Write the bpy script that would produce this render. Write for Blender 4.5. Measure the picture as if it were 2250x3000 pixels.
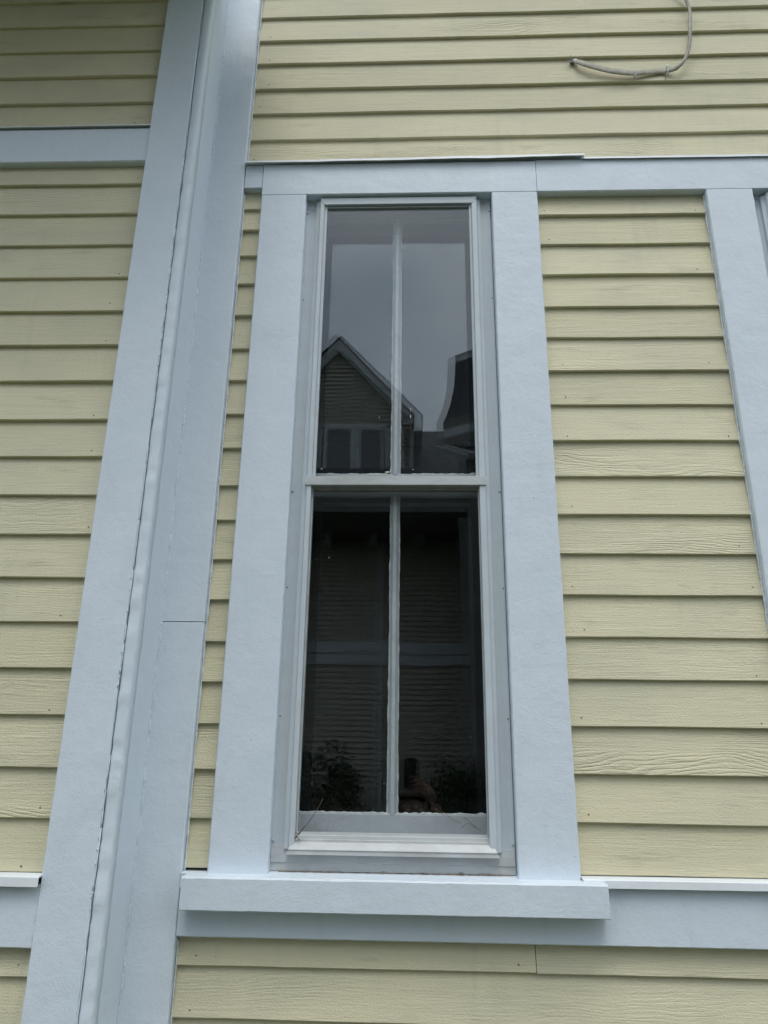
import bpy, bmesh, math, random
from mathutils import Vector, Matrix, noise
R_ = math.radians
scene = bpy.context.scene
for o in list(bpy.data.objects):
    bpy.data.objects.remove(o)
COL = scene.collection

# ------------------------------------------------------------------ camera
EYE = 1.70            # height of the lens above the ground
D = 1.80              # lens to the front face of the window casings (plane y = 0)
cam_d = bpy.data.cameras.new('camera')
cam = bpy.data.objects.new('camera', cam_d)
COL.objects.link(cam)
cam_d.sensor_fit = 'VERTICAL'
cam_d.sensor_height = 36.0
cam_d.lens = 36.0 * 2203.0 / 3000.0
cam_d.clip_start = 0.01
cam_d.clip_end = 600.0
RM = ((0.99933214, 0.00192921, -0.0364904), (0.03394136, 0.32093921, 0.94649142), (0.01353718, -0.94709783, 0.32065939))
m3 = Matrix(((RM[0][0], -RM[0][1], -RM[0][2]), (RM[1][0], -RM[1][1], -RM[1][2]), (RM[2][0], -RM[2][1], -RM[2][2])))
# the photograph's x axis runs right along the wall, y into the wall, z up
cam.matrix_world = Matrix.Translation((0, -D, EYE)) @ m3.to_4x4()
scene.camera = cam

# ------------------------------------------------------------------ sky, sun, exposure
world = bpy.data.worlds.new('World')
scene.world = world
world.use_nodes = True
wn, wl = world.node_tree.nodes, world.node_tree.links
wn.clear()
w_out = wn.new('ShaderNodeOutputWorld')
w_bg = wn.new('ShaderNodeBackground')
w_sky = wn.new('ShaderNodeTexSky')
w_sky.sky_type = 'NISHITA'
w_sky.sun_disc = False
SUN_EL, SUN_AZ = R_(66), R_(174)      # azimuth clockwise from +y
w_sky.sun_elevation = SUN_EL
w_sky.sun_rotation = SUN_AZ
w_sky.dust_density = 3.0
w_tc = wn.new('ShaderNodeTexCoord')
w_no = wn.new('ShaderNodeTexNoise')
w_no.inputs['Scale'].default_value = 3.4
w_no.inputs['Detail'].default_value = 5.0
w_no.inputs['Roughness'].default_value = 0.5
w_map = wn.new('ShaderNodeMapping')
w_map.inputs['Scale'].default_value = (1, 1, 1.6)
wl.new(w_tc.outputs['Generated'], w_map.inputs['Vector'])
wl.new(w_map.outputs['Vector'], w_no.inputs['Vector'])
w_ramp = wn.new('ShaderNodeValToRGB')          # overcast cloud sheet, soft patches
w_ramp.color_ramp.elements[0].position = 0.36
w_ramp.color_ramp.elements[0].color = (0.60, 0.69, 0.80, 1)
w_ramp.color_ramp.elements[1].position = 0.64
w_ramp.color_ramp.elements[1].color = (0.98, 1.06, 1.13, 1)
wl.new(w_no.outputs['Fac'], w_ramp.inputs['Fac'])
w_sc = wn.new('ShaderNodeVectorMath'); w_sc.operation = 'SCALE'
w_sc.inputs['Scale'].default_value = 16.0
wl.new(w_ramp.outputs['Color'], w_sc.inputs[0])
w_mix = wn.new('ShaderNodeMix'); w_mix.data_type = 'RGBA'
w_mix.inputs['Factor'].default_value = 0.88
wl.new(w_sky.outputs['Color'], w_mix.inputs['A'])
wl.new(w_sc.outputs['Vector'], w_mix.inputs['B'])
wl.new(w_mix.outputs['Result'], w_bg.inputs['Color'])
w_bg.inputs['Strength'].default_value = 0.10
wl.new(w_bg.outputs['Background'], w_out.inputs['Surface'])

sun_d = bpy.data.lights.new('sun', 'SUN')
sun_d.energy = 1.5
sun_d.angle = R_(30)
sun_d.color = (1.0, 0.97, 0.92)
sun = bpy.data.objects.new('sun', sun_d)
COL.objects.link(sun)
sd = Vector((math.sin(SUN_AZ) * math.cos(SUN_EL), math.cos(SUN_AZ) * math.cos(SUN_EL), math.sin(SUN_EL)))
sun.rotation_euler = (-sd).to_track_quat('-Z', 'Y').to_euler()
sun.location = (0, -6, 12)

scene.view_settings.view_transform = 'Standard'
scene.view_settings.look = 'None'
scene.view_settings.gamma = 1.0
scene.view_settings.exposure = 0.10
scene.view_settings.use_curve_mapping = False
scene.cycles.transparent_max_bounces = 24
scene.cycles.max_bounces = 10
scene.cycles.glossy_bounces = 6
scene.cycles.caustics_reflective = False
scene.cycles.caustics_refractive = False

# ------------------------------------------------------------------ materials
def new_mat(name):
    m = bpy.data.materials.new(name)
    m.use_nodes = True
    nt = m.node_tree
    b = nt.nodes['Principled BSDF']
    return m, nt.nodes, nt.links, b

def mathn(N, L, op, a, b=None, c=None):
    n = N.new('ShaderNodeMath'); n.operation = op
    for i, v in enumerate((a, b, c)):
        if v is None: continue
        if isinstance(v, (int, float)): n.inputs[i].default_value = v
        else: L.new(v, n.inputs[i])
    return n.outputs[0]

def mixc(N, L, f, a, b, mode='MIX'):
    n = N.new('ShaderNodeMix'); n.data_type = 'RGBA'; n.blend_type = mode
    for k, v in (('Factor', f), ('A', a), ('B', b)):
        if isinstance(v, (int, float)): n.inputs[k].default_value = v
        elif isinstance(v, tuple): n.inputs[k].default_value = v
        else: L.new(v, n.inputs[k])
    return n.outputs['Result']

def noise_n(N, L, vec, scale, detail=3, rough=0.5, dist=0.0):
    n = N.new('ShaderNodeTexNoise')
    n.inputs['Scale'].default_value = scale
    n.inputs['Detail'].default_value = detail
    n.inputs['Roughness'].default_value = rough
    n.inputs['Distortion'].default_value = dist
    L.new(vec, n.inputs['Vector'])
    return n.outputs['Fac']

def ramp(N, L, fac, p0, p1, c0=0.0, c1=1.0):
    n = N.new('ShaderNodeMapRange')
    n.inputs['From Min'].default_value = p0; n.inputs['From Max'].default_value = p1
    n.inputs['To Min'].default_value = c0; n.inputs['To Max'].default_value = c1
    L.new(fac, n.inputs['Value'])
    return n.outputs['Result']

def coords(N, L, scale=(1, 1, 1), rnd=True):
    tc = N.new('ShaderNodeTexCoord')
    mp = N.new('ShaderNodeMapping')
    mp.inputs['Scale'].default_value = scale
    if rnd:
        oi = N.new('ShaderNodeObjectInfo')
        vm = N.new('ShaderNodeVectorMath'); vm.operation = 'MULTIPLY_ADD'
        cb = N.new('ShaderNodeCombineXYZ')
        r = oi.outputs['Random']
        L.new(mathn(N, L, 'MULTIPLY', r, 37.0), cb.inputs['X'])
        L.new(mathn(N, L, 'MULTIPLY', r, 11.0), cb.inputs['Y'])
        L.new(mathn(N, L, 'MULTIPLY', r, 23.0), cb.inputs['Z'])
        L.new(tc.outputs['Object'], vm.inputs[0])
        vm.inputs[1].default_value = (1, 1, 1)
        L.new(cb.outputs['Vector'], vm.inputs[2])
        L.new(vm.outputs['Vector'], mp.inputs['Vector'])
    else:
        L.new(tc.outputs['Object'], mp.inputs['Vector'])
    return mp.outputs['Vector']

def bump(N, L, b, h, strength, dist):
    n = N.new('ShaderNodeBump')
    n.inputs['Strength'].default_value = strength
    n.inputs['Distance'].default_value = dist
    L.new(h, n.inputs['Height'])
    L.new(n.outputs['Normal'], b.inputs['Normal'])
    return n

def siding_mat():
    m, N, L, b = new_mat('cream_siding_paint')
    oi = N.new('ShaderNodeObjectInfo')
    rnd = oi.outputs['Random']
    v1 = coords(N, L, (5, 5, 95))
    v2 = coords(N, L, (14, 14, 330))
    v3 = coords(N, L, (1, 1, 1))
    vb = coords(N, L, (2.2, 2.2, 9.0))
    grain = noise_n(N, L, v1, 1.0, 4, 0.6, 0.6)
    fine = noise_n(N, L, v2, 1.0, 3, 0.65)
    # wandering growth rings, raised on some boards only
    warp = noise_n(N, L, vb, 1.0, 3, 0.5)
    sx = N.new('ShaderNodeSeparateXYZ'); L.new(v3, sx.inputs[0])
    ph = mathn(N, L, 'MULTIPLY_ADD', sx.outputs['Z'], 380.0, mathn(N, L, 'MULTIPLY', warp, 46.0))
    rings = mathn(N, L, 'POWER', mathn(N, L, 'ABSOLUTE', mathn(N, L, 'SINE', ph)), 0.5)
    ringbreak = noise_n(N, L, coords(N, L, (60, 60, 260)), 1.0, 3, 0.7)
    patch = ramp(N, L, noise_n(N, L, coords(N, L, (2.2, 2.2, 14)), 1.0, 2), 0.45, 0.68)
    amt = ramp(N, L, mathn(N, L, 'FRACT', mathn(N, L, 'MULTIPLY', rnd, 7.31)), 0.35, 1.0, 0.0, 1.0)
    rh = mathn(N, L, 'MULTIPLY', mathn(N, L, 'MULTIPLY', rings, amt), mathn(N, L, 'MULTIPLY', patch, ringbreak))
    h = mathn(N, L, 'ADD', mathn(N, L, 'MULTIPLY', grain, 0.55), mathn(N, L, 'MULTIPLY', fine, 0.45))
    h = mathn(N, L, 'MULTIPLY', h, ramp(N, L, mathn(N, L, 'FRACT', mathn(N, L, 'MULTIPLY', rnd, 13.7)), 0.0, 1.0, 0.45, 1.0))
    h = mathn(N, L, 'ADD', h, mathn(N, L, 'MULTIPLY', rh, 1.15))
    h = mathn(N, L, 'ADD', h, mathn(N, L, 'MULTIPLY', noise_n(N, L, v3, 260.0, 2), 0.35))
    bump(N, L, b, h, 0.9, 0.0032)
    # paint colour: slight shift from board to board, grime caught in the grain, grey bloom
    base = mixc(N, L, rnd, (0.610, 0.563, 0.382, 1), (0.685, 0.632, 0.440, 1))
    blot = ramp(N, L, noise_n(N, L, coords(N, L, (3, 3, 7)), 1.0, 4, 0.6), 0.42, 0.75)
    base = mixc(N, L, mathn(N, L, 'MULTIPLY', blot, 0.42), base, (0.44, 0.435, 0.345, 1))
    grit = ramp(N, L, mathn(N, L, 'MULTIPLY', fine, ramp(N, L, noise_n(N, L, coords(N, L, (6, 6, 30)), 1.0, 3), 0.4, 0.8)), 0.28, 0.5)
    base = mixc(N, L, mathn(N, L, 'MULTIPLY', grit, 0.42), base, (0.30, 0.29, 0.21, 1))
    # rain streaks running down over several boards
    stv = coords(N, L, (26, 26, 1.1), False)
    stk = mathn(N, L, 'MULTIPLY', ramp(N, L, noise_n(N, L, stv, 1.0, 4, 0.6), 0.54, 0.74), ramp(N, L, noise_n(N, L, coords(N, L, (2.5, 2.5, 2.5), False), 1.0, 2), 0.42, 0.62))
    base = mixc(N, L, mathn(N, L, 'MULTIPLY', stk, 0.30), base, (0.40, 0.40, 0.33, 1))
    spk = ramp(N, L, noise_n(N, L, v3, 420.0, 1), 0.74, 0.80)
    base = mixc(N, L, mathn(N, L, 'MULTIPLY', spk, 0.45), base, (0.22, 0.21, 0.16, 1))
    L.new(base, b.inputs['Base Color'])
    b.inputs['Roughness'].default_value = 0.62
    b.inputs['Specular IOR Level'].default_value = 0.35
    return m

def trim_mat(name, c0, c1, rough=0.5, grime=0.0, relief=1.0):
    m, N, L, b = new_mat(name)
    v = coords(N, L)
    pe = noise_n(N, L, v, 230.0, 4, 0.65)
    # brush marks: fine arcs fanning across patches only
    vo = N.new('ShaderNodeTexVoronoi'); vo.inputs['Scale'].default_value = 5.5
    L.new(v, vo.inputs['Vector'])
    wob = noise_n(N, L, v, 30.0, 2)
    arcs = mathn(N, L, 'SINE', mathn(N, L, 'MULTIPLY_ADD', vo.outputs['Distance'], 170.0, mathn(N, L, 'MULTIPLY', wob, 9.0)))
    pt = ramp(N, L, noise_n(N, L, v, 9.0, 2), 0.52, 0.70)
    lump = noise_n(N, L, v, 70.0, 4, 0.6)
    dd = noise_n(N, L, v, 12.0, 3, 0.5)
    h = mathn(N, L, 'ADD', mathn(N, L, 'MULTIPLY', pe, 0.26), mathn(N, L, 'MULTIPLY', mathn(N, L, 'MULTIPLY', arcs, pt), 0.022))
    h = mathn(N, L, 'ADD', h, mathn(N, L, 'MULTIPLY', lump, 0.26))
    h = mathn(N, L, 'ADD', h, mathn(N, L, 'MULTIPLY', dd, 1.1))
    bump(N, L, b, h, 0.65 * relief, 0.0036)
    col = mixc(N, L, ramp(N, L, noise_n(N, L, v, 5.0, 5, 0.6), 0.35, 0.7), c0, c1)
    # scuffs and patches of older, greyer paint
    sc = ramp(N, L, noise_n(N, L, coords(N, L, (14, 14, 4)), 1.0, 6, 0.7), 0.55, 0.72)
    col = mixc(N, L, mathn(N, L, 'MULTIPLY', sc, 0.16), col, (0.44, 0.46, 0.47, 1))
    sp = ramp(N, L, noise_n(N, L, v, 150.0, 2), 0.76, 0.82)
    col = mixc(N, L, mathn(N, L, 'MULTIPLY', sp, 0.35), col, (0.26, 0.28, 0.30, 1))
    if grime > 0:
        g = ramp(N, L, noise_n(N, L, coords(N, L, (9, 30, 20)), 1.0, 5, 0.65), 0.40, 0.66)
        col = mixc(N, L, mathn(N, L, 'MULTIPLY', g, grime), col, (0.23, 0.20, 0.16, 1))
    L.new(col, b.inputs['Base Color'])
    b.inputs['Roughness'].default_value = rough
    b.inputs['Specular IOR Level'].default_value = 0.4
    return m

def simple_mat(name, c, rough=0.6, metallic=0.0, var=0.12, nscale=40.0, bumpd=0.0):
    m, N, L, b = new_mat(name)
    v = coords(N, L)
    n = noise_n(N, L, v, nscale, 4, 0.6)
    d = tuple(x * (1 - var) for x in c[:3]) + (1,)
    e = tuple(min(1, x * (1 + var)) for x in c[:3]) + (1,)
    L.new(mixc(N, L, ramp(N, L, n, 0.35, 0.65), d, e), b.inputs['Base Color'])
    b.inputs['Roughness'].default_value = rough
    b.inputs['Metallic'].default_value = metallic
    if bumpd: bump(N, L, b, n, 0.5, bumpd)
    return m

def glass_mat(name, tint, ior, wave):
    m, N, L, b = new_mat(name)
    N.remove(b)
    out = [n for n in N if n.type == 'OUTPUT_MATERIAL'][0]
    tr = N.new('ShaderNodeBsdfTransparent'); tr.inputs['Color'].default_value = tint
    gl = N.new('ShaderNodeBsdfGlossy'); gl.inputs['Roughness'].default_value = 0.0
    gl.inputs['Color'].default_value = (0.93, 0.97, 1.0, 1)
    fr = N.new('ShaderNodeFresnel')
    # same reflectance on both faces of the thin sheet (light passes it unbent)
    gm = N.new('ShaderNodeNewGeometry')
    L.new(mathn(N, L, 'MULTIPLY_ADD', gm.outputs['Backfacing'], 1.0 / ior - ior, ior), fr.inputs['IOR'])
    mx = N.new('ShaderNodeMixShader')
    bp = N.new('ShaderNodeBump')
    bp.inputs['Strength'].default_value = 1.0
    bp.inputs['Distance'].default_value = wave
    L.new(noise_n(N, L, coords(N, L, (1, 1, 0.7), True), 3.2, 1), bp.inputs['Height'])
    L.new(bp.outputs['Normal'], gl.inputs['Normal'])
    L.new(fr.outputs[0], mx.inputs[0]); L.new(tr.outputs[0], mx.inputs[1]); L.new(gl.outputs[0], mx.inputs[2])
    L.new(mx.outputs[0], out.inputs['Surface'])
    return m

M = {}
M['siding'] = siding_mat()
M['trim'] = trim_mat('pale_blue_white_trim_paint', (0.630, 0.700, 0.765, 1), (0.665, 0.730, 0.790, 1), 0.42)
M['trim_top'] = trim_mat('sill_paint', (0.615, 0.680, 0.740, 1), (0.645, 0.710, 0.765, 1), 0.5, 0.0)
M['caulk'] = simple_mat('white_caulk', (0.62, 0.67, 0.70), 0.55, 0, 0.15, 120.0, 0.0015)
M['sash'] = trim_mat('old_sash_paint', (0.54, 0.585, 0.62, 1), (0.62, 0.655, 0.685, 1), 0.5, 0.16)
M['putty'] = simple_mat('putty', (0.60, 0.63, 0.64), 0.7, 0, 0.2, 90.0, 0.002)
M['alu'] = trim_mat('white_enamelled_aluminium', (0.52, 0.575, 0.615, 1), (0.55, 0.605, 0.64, 1), 0.38, 0.10, 0.12)
M['alu_sill'] = trim_mat('weathered_aluminium_sill', (0.47, 0.50, 0.505, 1), (0.53, 0.555, 0.56, 1), 0.40, 0.34, 0.12)
M['flash'] = trim_mat('white_metal_flashing', (0.70, 0.74, 0.77, 1), (0.78, 0.81, 0.83, 1), 0.42, 0.08, 0.3)
M['gasket'] = simple_mat('glazing_gasket', (0.30, 0.30, 0.28), 0.6)
M['dark'] = simple_mat('old_sheathing', (0.05, 0.045, 0.04), 0.9)
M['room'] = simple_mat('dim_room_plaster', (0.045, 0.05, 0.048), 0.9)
M['grime'] = simple_mat('window_dirt', (0.20, 0.16, 0.12), 0.9, 0, 0.4, 60.0)
M['screw'] = simple_mat('painted_screw', (0.45, 0.48, 0.50), 0.4, 0.4)
M['nail'] = simple_mat('nail_hole', (0.14, 0.12, 0.09), 0.8)
M['chip'] = simple_mat('bare_grey_wood', (0.40, 0.41, 0.42), 0.8)
M['cable'] = simple_mat('grey_painted_cable', (0.31, 0.29, 0.225), 0.5, 0, 0.25, 60.0)
M['black'] = simple_mat('black_plastic', (0.012, 0.012, 0.014), 0.35)
M['fiber'] = simple_mat('frayed_fibre', (0.42, 0.41, 0.36), 0.8)
M['twig'] = simple_mat('brown_twig', (0.10, 0.055, 0.04), 0.7)
M['fleck'] = simple_mat('paint_fleck', (0.62, 0.62, 0.50), 0.6)
M['glass'] = glass_mat('storm_glass', (0.95, 0.962, 0.962, 1), 1.50, 0.0004)
M['oldglass'] = glass_mat('old_window_glass', (0.93, 0.95, 0.945, 1), 1.50, 0.0012)

# ------------------------------------------------------------------ helpers
rng = random.Random(7)
def link(name, me, mat=None, parent=None, smooth=False):
    o = bpy.data.objects.new(name, me)
    COL.objects.link(o)
    if mat is not None:
        for mm in (mat if isinstance(mat, (list, tuple)) else [mat]):
            me.materials.append(M[mm] if isinstance(mm, str) else mm)
    if parent is not None: o.parent = parent
    if smooth:
        for p in me.polygons: p.use_smooth = True
    return o
def mesh(name, verts, faces):
    me = bpy.data.meshes.new(name)
    me.from_pydata([tuple(v) for v in verts], [], faces)
    me.update()
    bm = bmesh.new(); bm.from_mesh(me)
    bmesh.ops.recalc_face_normals(bm, faces=bm.faces)
    bm.to_mesh(me); bm.free()
    return me
def thing(o, label, cat, group=None):
    o['label'] = label; o['category'] = cat
    if group: o['group'] = group
    return o
def empty(name, loc=(0, 0, 0)):
    o = bpy.data.objects.new(name, None); COL.objects.link(o); o.location = loc
    o.empty_display_size = 0.1
    return o
def nz(x, seed, f):
    return noise.noise(Vector((x * f, seed * 7.31, seed * 1.7)))
def prism(profile, axis, a0, a1, n=1, jit=0.0, freq=30.0, seed=None):
    """sweep a closed profile along an axis ('x' -> profile in (y,z); 'z' -> (x,y); 'y' -> (x,z)); jit roughens the edges"""
    seed = rng.random() * 100 if seed is None else seed
    k = len(profile); V = []; F = []
    for i in range(n + 1):
        t = a0 + (a1 - a0) * i / n
        for j, (p, q) in enumerate(profile):
            if jit:
                # edges wander in the plane of the wall; faces stay nearly true
                p += jit * (0.15 if axis == 'x' else 1.0) * nz(t, seed + j * 0.9, freq)
                q += jit * (0.15 if axis == 'z' else 1.0) * nz(t, seed + 50 + j * 0.9, freq)
            V.append({'x': (t, p, q), 'z': (p, q, t), 'y': (p, t, q)}[axis])
    for i in range(n):
        for j in range(k):
            a = i * k + j; b = i * k + (j + 1) % k
            F.append((a, b, b + k, a + k))
    F.append(tuple(range(k))); F.append(tuple(n * k + j for j in reversed(range(k))))
    return V, F
def cham(p0, p1, q0, q1, c):
    return [(p0 + c, q0), (p1 - c, q0), (p1, q0 + c), (p1, q1 - c), (p1 - c, q1), (p0 + c, q1), (p0, q1 - c), (p0, q0 + c)]
def bar(name, x0, x1, y0, y1, z0, z1, mat, parent, axis=None, c=0.0022, jit=0.0008, step=0.012, freq=60.0):
    """a board with chamfered edges and slightly uneven arrises"""
    if axis is None:
        axis = 'x' if (x1 - x0) >= (z1 - z0) else 'z'
    if axis == 'x':
        V, F = prism(cham(y0, y1, z0, z1, c), 'x', x0, x1, max(1, int((x1 - x0) / step)), jit, freq)
    else:
        V, F = prism(cham(x0, x1, y0, y1, c), 'z', z0, z1, max(1, int((z1 - z0) / step)), jit, freq)
    return link(name, mesh(name, V, F), mat, parent)
def multi(name, pieces, mat, parent=None, smooth=False):
    V = []; F = []
    for v, f in pieces:
        o = len(V); V += list(v); F += [tuple(i + o for i in q) for q in f]
    return link(name, mesh(name, V, F), mat, parent, smooth)
def boxp(x0, x1, y0, y1, z0, z1):
    return ([(x0, y0, z0), (x1, y0, z0), (x1, y1, z0), (x0, y1, z0), (x0, y0, z1), (x1, y0, z1), (x1, y1, z1), (x0, y1, z1)],
            [(0, 3, 2, 1), (4, 5, 6, 7), (0, 1, 5, 4), (1, 2, 6, 5), (2, 3, 7, 6), (3, 0, 4, 7)])
def tube(pts, rad, n=8, flat=None):
    """round tube along points; rad number or list"""
    V = []; F = []
    pts = [Vector(p) for p in pts]
    for i, p in enumerate(pts):
        t = (pts[min(i + 1, len(pts) - 1)] - pts[max(i - 1, 0)]).normalized()
        a = t.cross(Vector((0, 1, 0)))
        if a.length < 1e-4: a = t.cross(Vector((1, 0, 0)))
        a.normalize(); b = t.cross(a).normalized()
        r = rad[i] if isinstance(rad, (list, tuple)) else rad
        ra, rb = (r, r) if flat is None else flat[i]
        for k in range(n):
            an = 2 * math.pi * k / n
            V.append(p + a * math.cos(an) * ra + b * math.sin(an) * rb)
    for i in range(len(pts) - 1):
        for k in range(n):
            F.append((i * n + k, i * n + (k + 1) % n, (i + 1) * n + (k + 1) % n, (i + 1) * n + k))
    F.append(tuple(range(n))); F.append(tuple((len(pts) - 1) * n + k for k in reversed(range(n))))
    return V, F
def X(a, y): return a * (D + y)             # measured ratio across -> metres at depth y
def Z(b, y): return EYE + b * (D + y)       # measured ratio up -> metres at depth y

# ------------------------------------------------------------------ ground
def build_ground():
    m, N, L, b = new_mat('lawn')
    v = coords(N, L, (1, 1, 1), False)
    c = mixc(N, L, noise_n(N, L, v, 1.3, 5, 0.6), (0.055, 0.085, 0.025, 1), (0.12, 0.12, 0.06, 1))
    L.new(c, b.inputs['Base Color']); b.inputs['Roughness'].default_value = 0.9
    bump(N, L, b, noise_n(N, L, v, 60.0, 4), 0.8, 0.05)
    V = [(-250, -250, 0), (250, -250, 0), (250, 250, 0), (-250, 250, 0)]
    g = link('ground', mesh('ground', V, [(0, 1, 2, 3)]), m); g['kind'] = 'structure'
    m2 = simple_mat('worn_asphalt', (0.075, 0.075, 0.075), 0.85, 0, 0.25, 25.0, 0.004)
    V = [(-30, -8.5, 0.006), (30, -8.5, 0.006), (30, -3.2, 0.006), (-30, -3.2, 0.006)]
    p = link('driveway', mesh('driveway', V, [(0, 1, 2, 3)]), m2); p['kind'] = 'structure'
build_ground()

# ------------------------------------------------------------------ the house in front of the camera
house = empty('house', (0, 0, 0))
thing(house, 'cream yellow clapboard house wall with pale blue-white trim and tall narrow storm window', 'house')
YL = -0.155                # the bay on the left stands this much proud
CL, CR = -2.6, 2.9         # how far the wall is carried on either side
TOPZ = EYE + 4.3
y_but, y_top, y_sh = 0.018, 0.031, 0.035
XC1 = X(-0.280, 0)         # right edge of the corner board
XA = X(-0.452, YL); XAr = X(-0.3862, YL)
XRET = -0.6085             # face of the return
WX0, WX1 = X(-0.1740, 0), X(0.1297, 0)      # clear width between casings
CW = 0.1330
DX = X(0.4745, 0) - (WX0 - CW)              # spacing to the next window
ZS0, ZH = Z(-0.1255, 0), Z(0.8903, 0)       # casing foot, casing head

# carcass behind the siding: sheathing with the window openings left out
pcs = []
ow = [(WX0 - 0.004, WX1 + 0.004), (WX0 + DX - 0.004, WX1 + DX + 0.004)]
xs = [-0.66, ow[0][0], ow[0][1], ow[1][0], ow[1][1], CR]
for i in range(0, 5):
    if i % 2 == 0: pcs.append(boxp(xs[i], xs[i + 1], y_sh, 0.17, 0.0, TOPZ))
    else:
        pcs.append(boxp(xs[i] + 0.0005, xs[i + 1] - 0.0005, y_sh + 0.0006, 0.1694, 0.0, ZS0 - 0.03))
        pcs.append(boxp(xs[i] + 0.0005, xs[i + 1] - 0.0005, y_sh + 0.0006, 0.1694, ZH + 0.004, TOPZ))
pcs.append(boxp(CL, -0.636, YL + y_sh, y_sh - 0.002, 0.0, TOPZ))
multi('wall_sheathing', pcs, 'dark', house)
# the dim room behind: five inner faces
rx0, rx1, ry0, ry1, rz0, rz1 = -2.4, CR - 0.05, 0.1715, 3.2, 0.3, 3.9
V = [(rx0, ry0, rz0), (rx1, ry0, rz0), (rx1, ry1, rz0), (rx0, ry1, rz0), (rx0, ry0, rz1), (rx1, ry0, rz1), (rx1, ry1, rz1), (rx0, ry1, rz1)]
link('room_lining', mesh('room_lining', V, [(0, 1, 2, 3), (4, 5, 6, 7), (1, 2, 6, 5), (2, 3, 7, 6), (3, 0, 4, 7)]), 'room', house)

clap_all = []
def clapboard(x0, x1, z0, z1, yoff, tilt=0.0, label=None, seedv=None):
    """one bevelled siding board: thick butt at z0, thin upper edge tucked under the board above"""
    s = rng.random() * 100 if seedv is None else seedv
    n = max(2, int((x1 - x0) / 0.055))
    th = y_but + rng.uniform(-0.0012, 0.0012)
    V = []; F = []
    up = z1 + 0.012
    for i in range(n + 1):
        t = i / n; x = x0 + (x1 - x0) * t
        dz = tilt * (t - 0.5) + 0.0014 * nz(x, s, 4.0) + 0.0004 * nz(x, s + 9, 25.0)
        dy = 0.0012 * nz(x, s + 3, 3.0) + 0.0004 * nz(x, s + 5, 22.0)
        zz = z0 + dz
        prof = [(th + 0.014, zz), (th + 0.0016 + dy, zz), (th + dy, zz + 0.0018),
                (th + (y_top - 0.0012 - th) * 0.5 + dy * 0.7, (zz + up) / 2), (y_top - 0.0012, up), (y_sh - 0.0012, up), (y_sh - 0.0012, zz + 0.02)]
        V += [(x, p + yoff, q) for p, q in prof]
    k = 7
    for i in range(n):
        for j in range(k):
            a = i * k + j; b = i * k + (j + 1) % k
            F.append((a, b, b + k, a + k))
    F.append(tuple(range(k))); F.append(tuple(n * k + j for j in reversed(range(k))))
    o = link('clapboard', mesh('clapboard', V, F), 'siding', house)
    if label: o['label'] = label
    clap_all.append((o, x0, x1, z0, z1, yoff, th))
    return o
def courses(x0, x1, zs, top, yoff, tilt=0.0, split=None):
    """zs: measured butt lines from the top down"""
    y = y_but + yoff
    up = top
    for i, b in enumerate(zs):
        z = Z(b, y)
        tl = tilt + rng.uniform(-0.0006, 0.0006)
        if split and i == split[0]:
            clapboard(x0, split[1] - 0.0008, z, up, yoff, tl)
            clapboard(split[1] + 0.0008, x1, z - 0.0012, up, yoff, tl)
        else:
            clapboard(x0, x1, z, up, yoff, tl)
        up = z
# above the window band
T = [1.2920 + 0.0567 * k for k in range(19, 0, -1)] + [1.2920, 1.2353, 1.1805, 1.1222, 1.0670, 1.0095, 0.9560]
courses(XC1 + 0.001, CR, T, TOPZ - 0.02, 0.0, 0.012)
# right of the window
Rz = [.8435, .7870, .7302, .6720, .6180, .5615, .5052, .4482, .3928, .3356, .2792, .2218, .1655, .1103, .0518, -.0058, -.0620, -.1195]
courses(WX1 + CW + 0.0008, WX0 + DX - CW - 0.0008, Rz, ZH + 0.01, 0.0)
courses(WX1 + DX + CW + 0.0008, CR, Rz, ZH + 0.01, 0.0)
# narrow strip left of the window
Sz = [.8624, .8209, .7718, .7182, .6609, .6019, .5477, .4918, .4368, .3782, .3261, .2689, .2123, .1556, .1026, .0491, -.0060, -.0644, -.1205]
courses(XC1 + 0.001, WX0 - CW - 0.0008, Sz, Z(0.905, 0.02), 0.0)
# below the sill band
Bz = [-.2245, -.2780, -.3340, -.3905, -.4470, -.5035, -.5600, -.6165, -.6730, -.7295, -.7860]
courses(XC1 + 0.001, CR, Bz, Z(-0.190, 0.02), 0.0, 0.0, (0, X(0.1458, 0.02)))
# the projecting bay on the left
XLr = XA + 0.004
Lt = [1.342 + 0.062 * k for k in range(1, 0, -1)] + [1.342, 1.280, 1.218, 1.157, 1.0955, 1.0427]
courses(CL, XLr, Lt, Z(1.45, YL), YL)
Lz = [.918, .858, .7965, .734, .671, .610, .5475, .483, .4237, .364, .305, .2424, .1808, .1185, .058, -.007, -.0675, -.1285]
courses(CL, XLr, Lz, Z(0.975, YL), YL)
Lb = [-.2415, -.303, -.365, -.427, -.489, -.551, -.613, -.675, -.737, -.799, -.861]
courses(CL, XLr, Lb, Z(-0.205, YL), YL)

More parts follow.
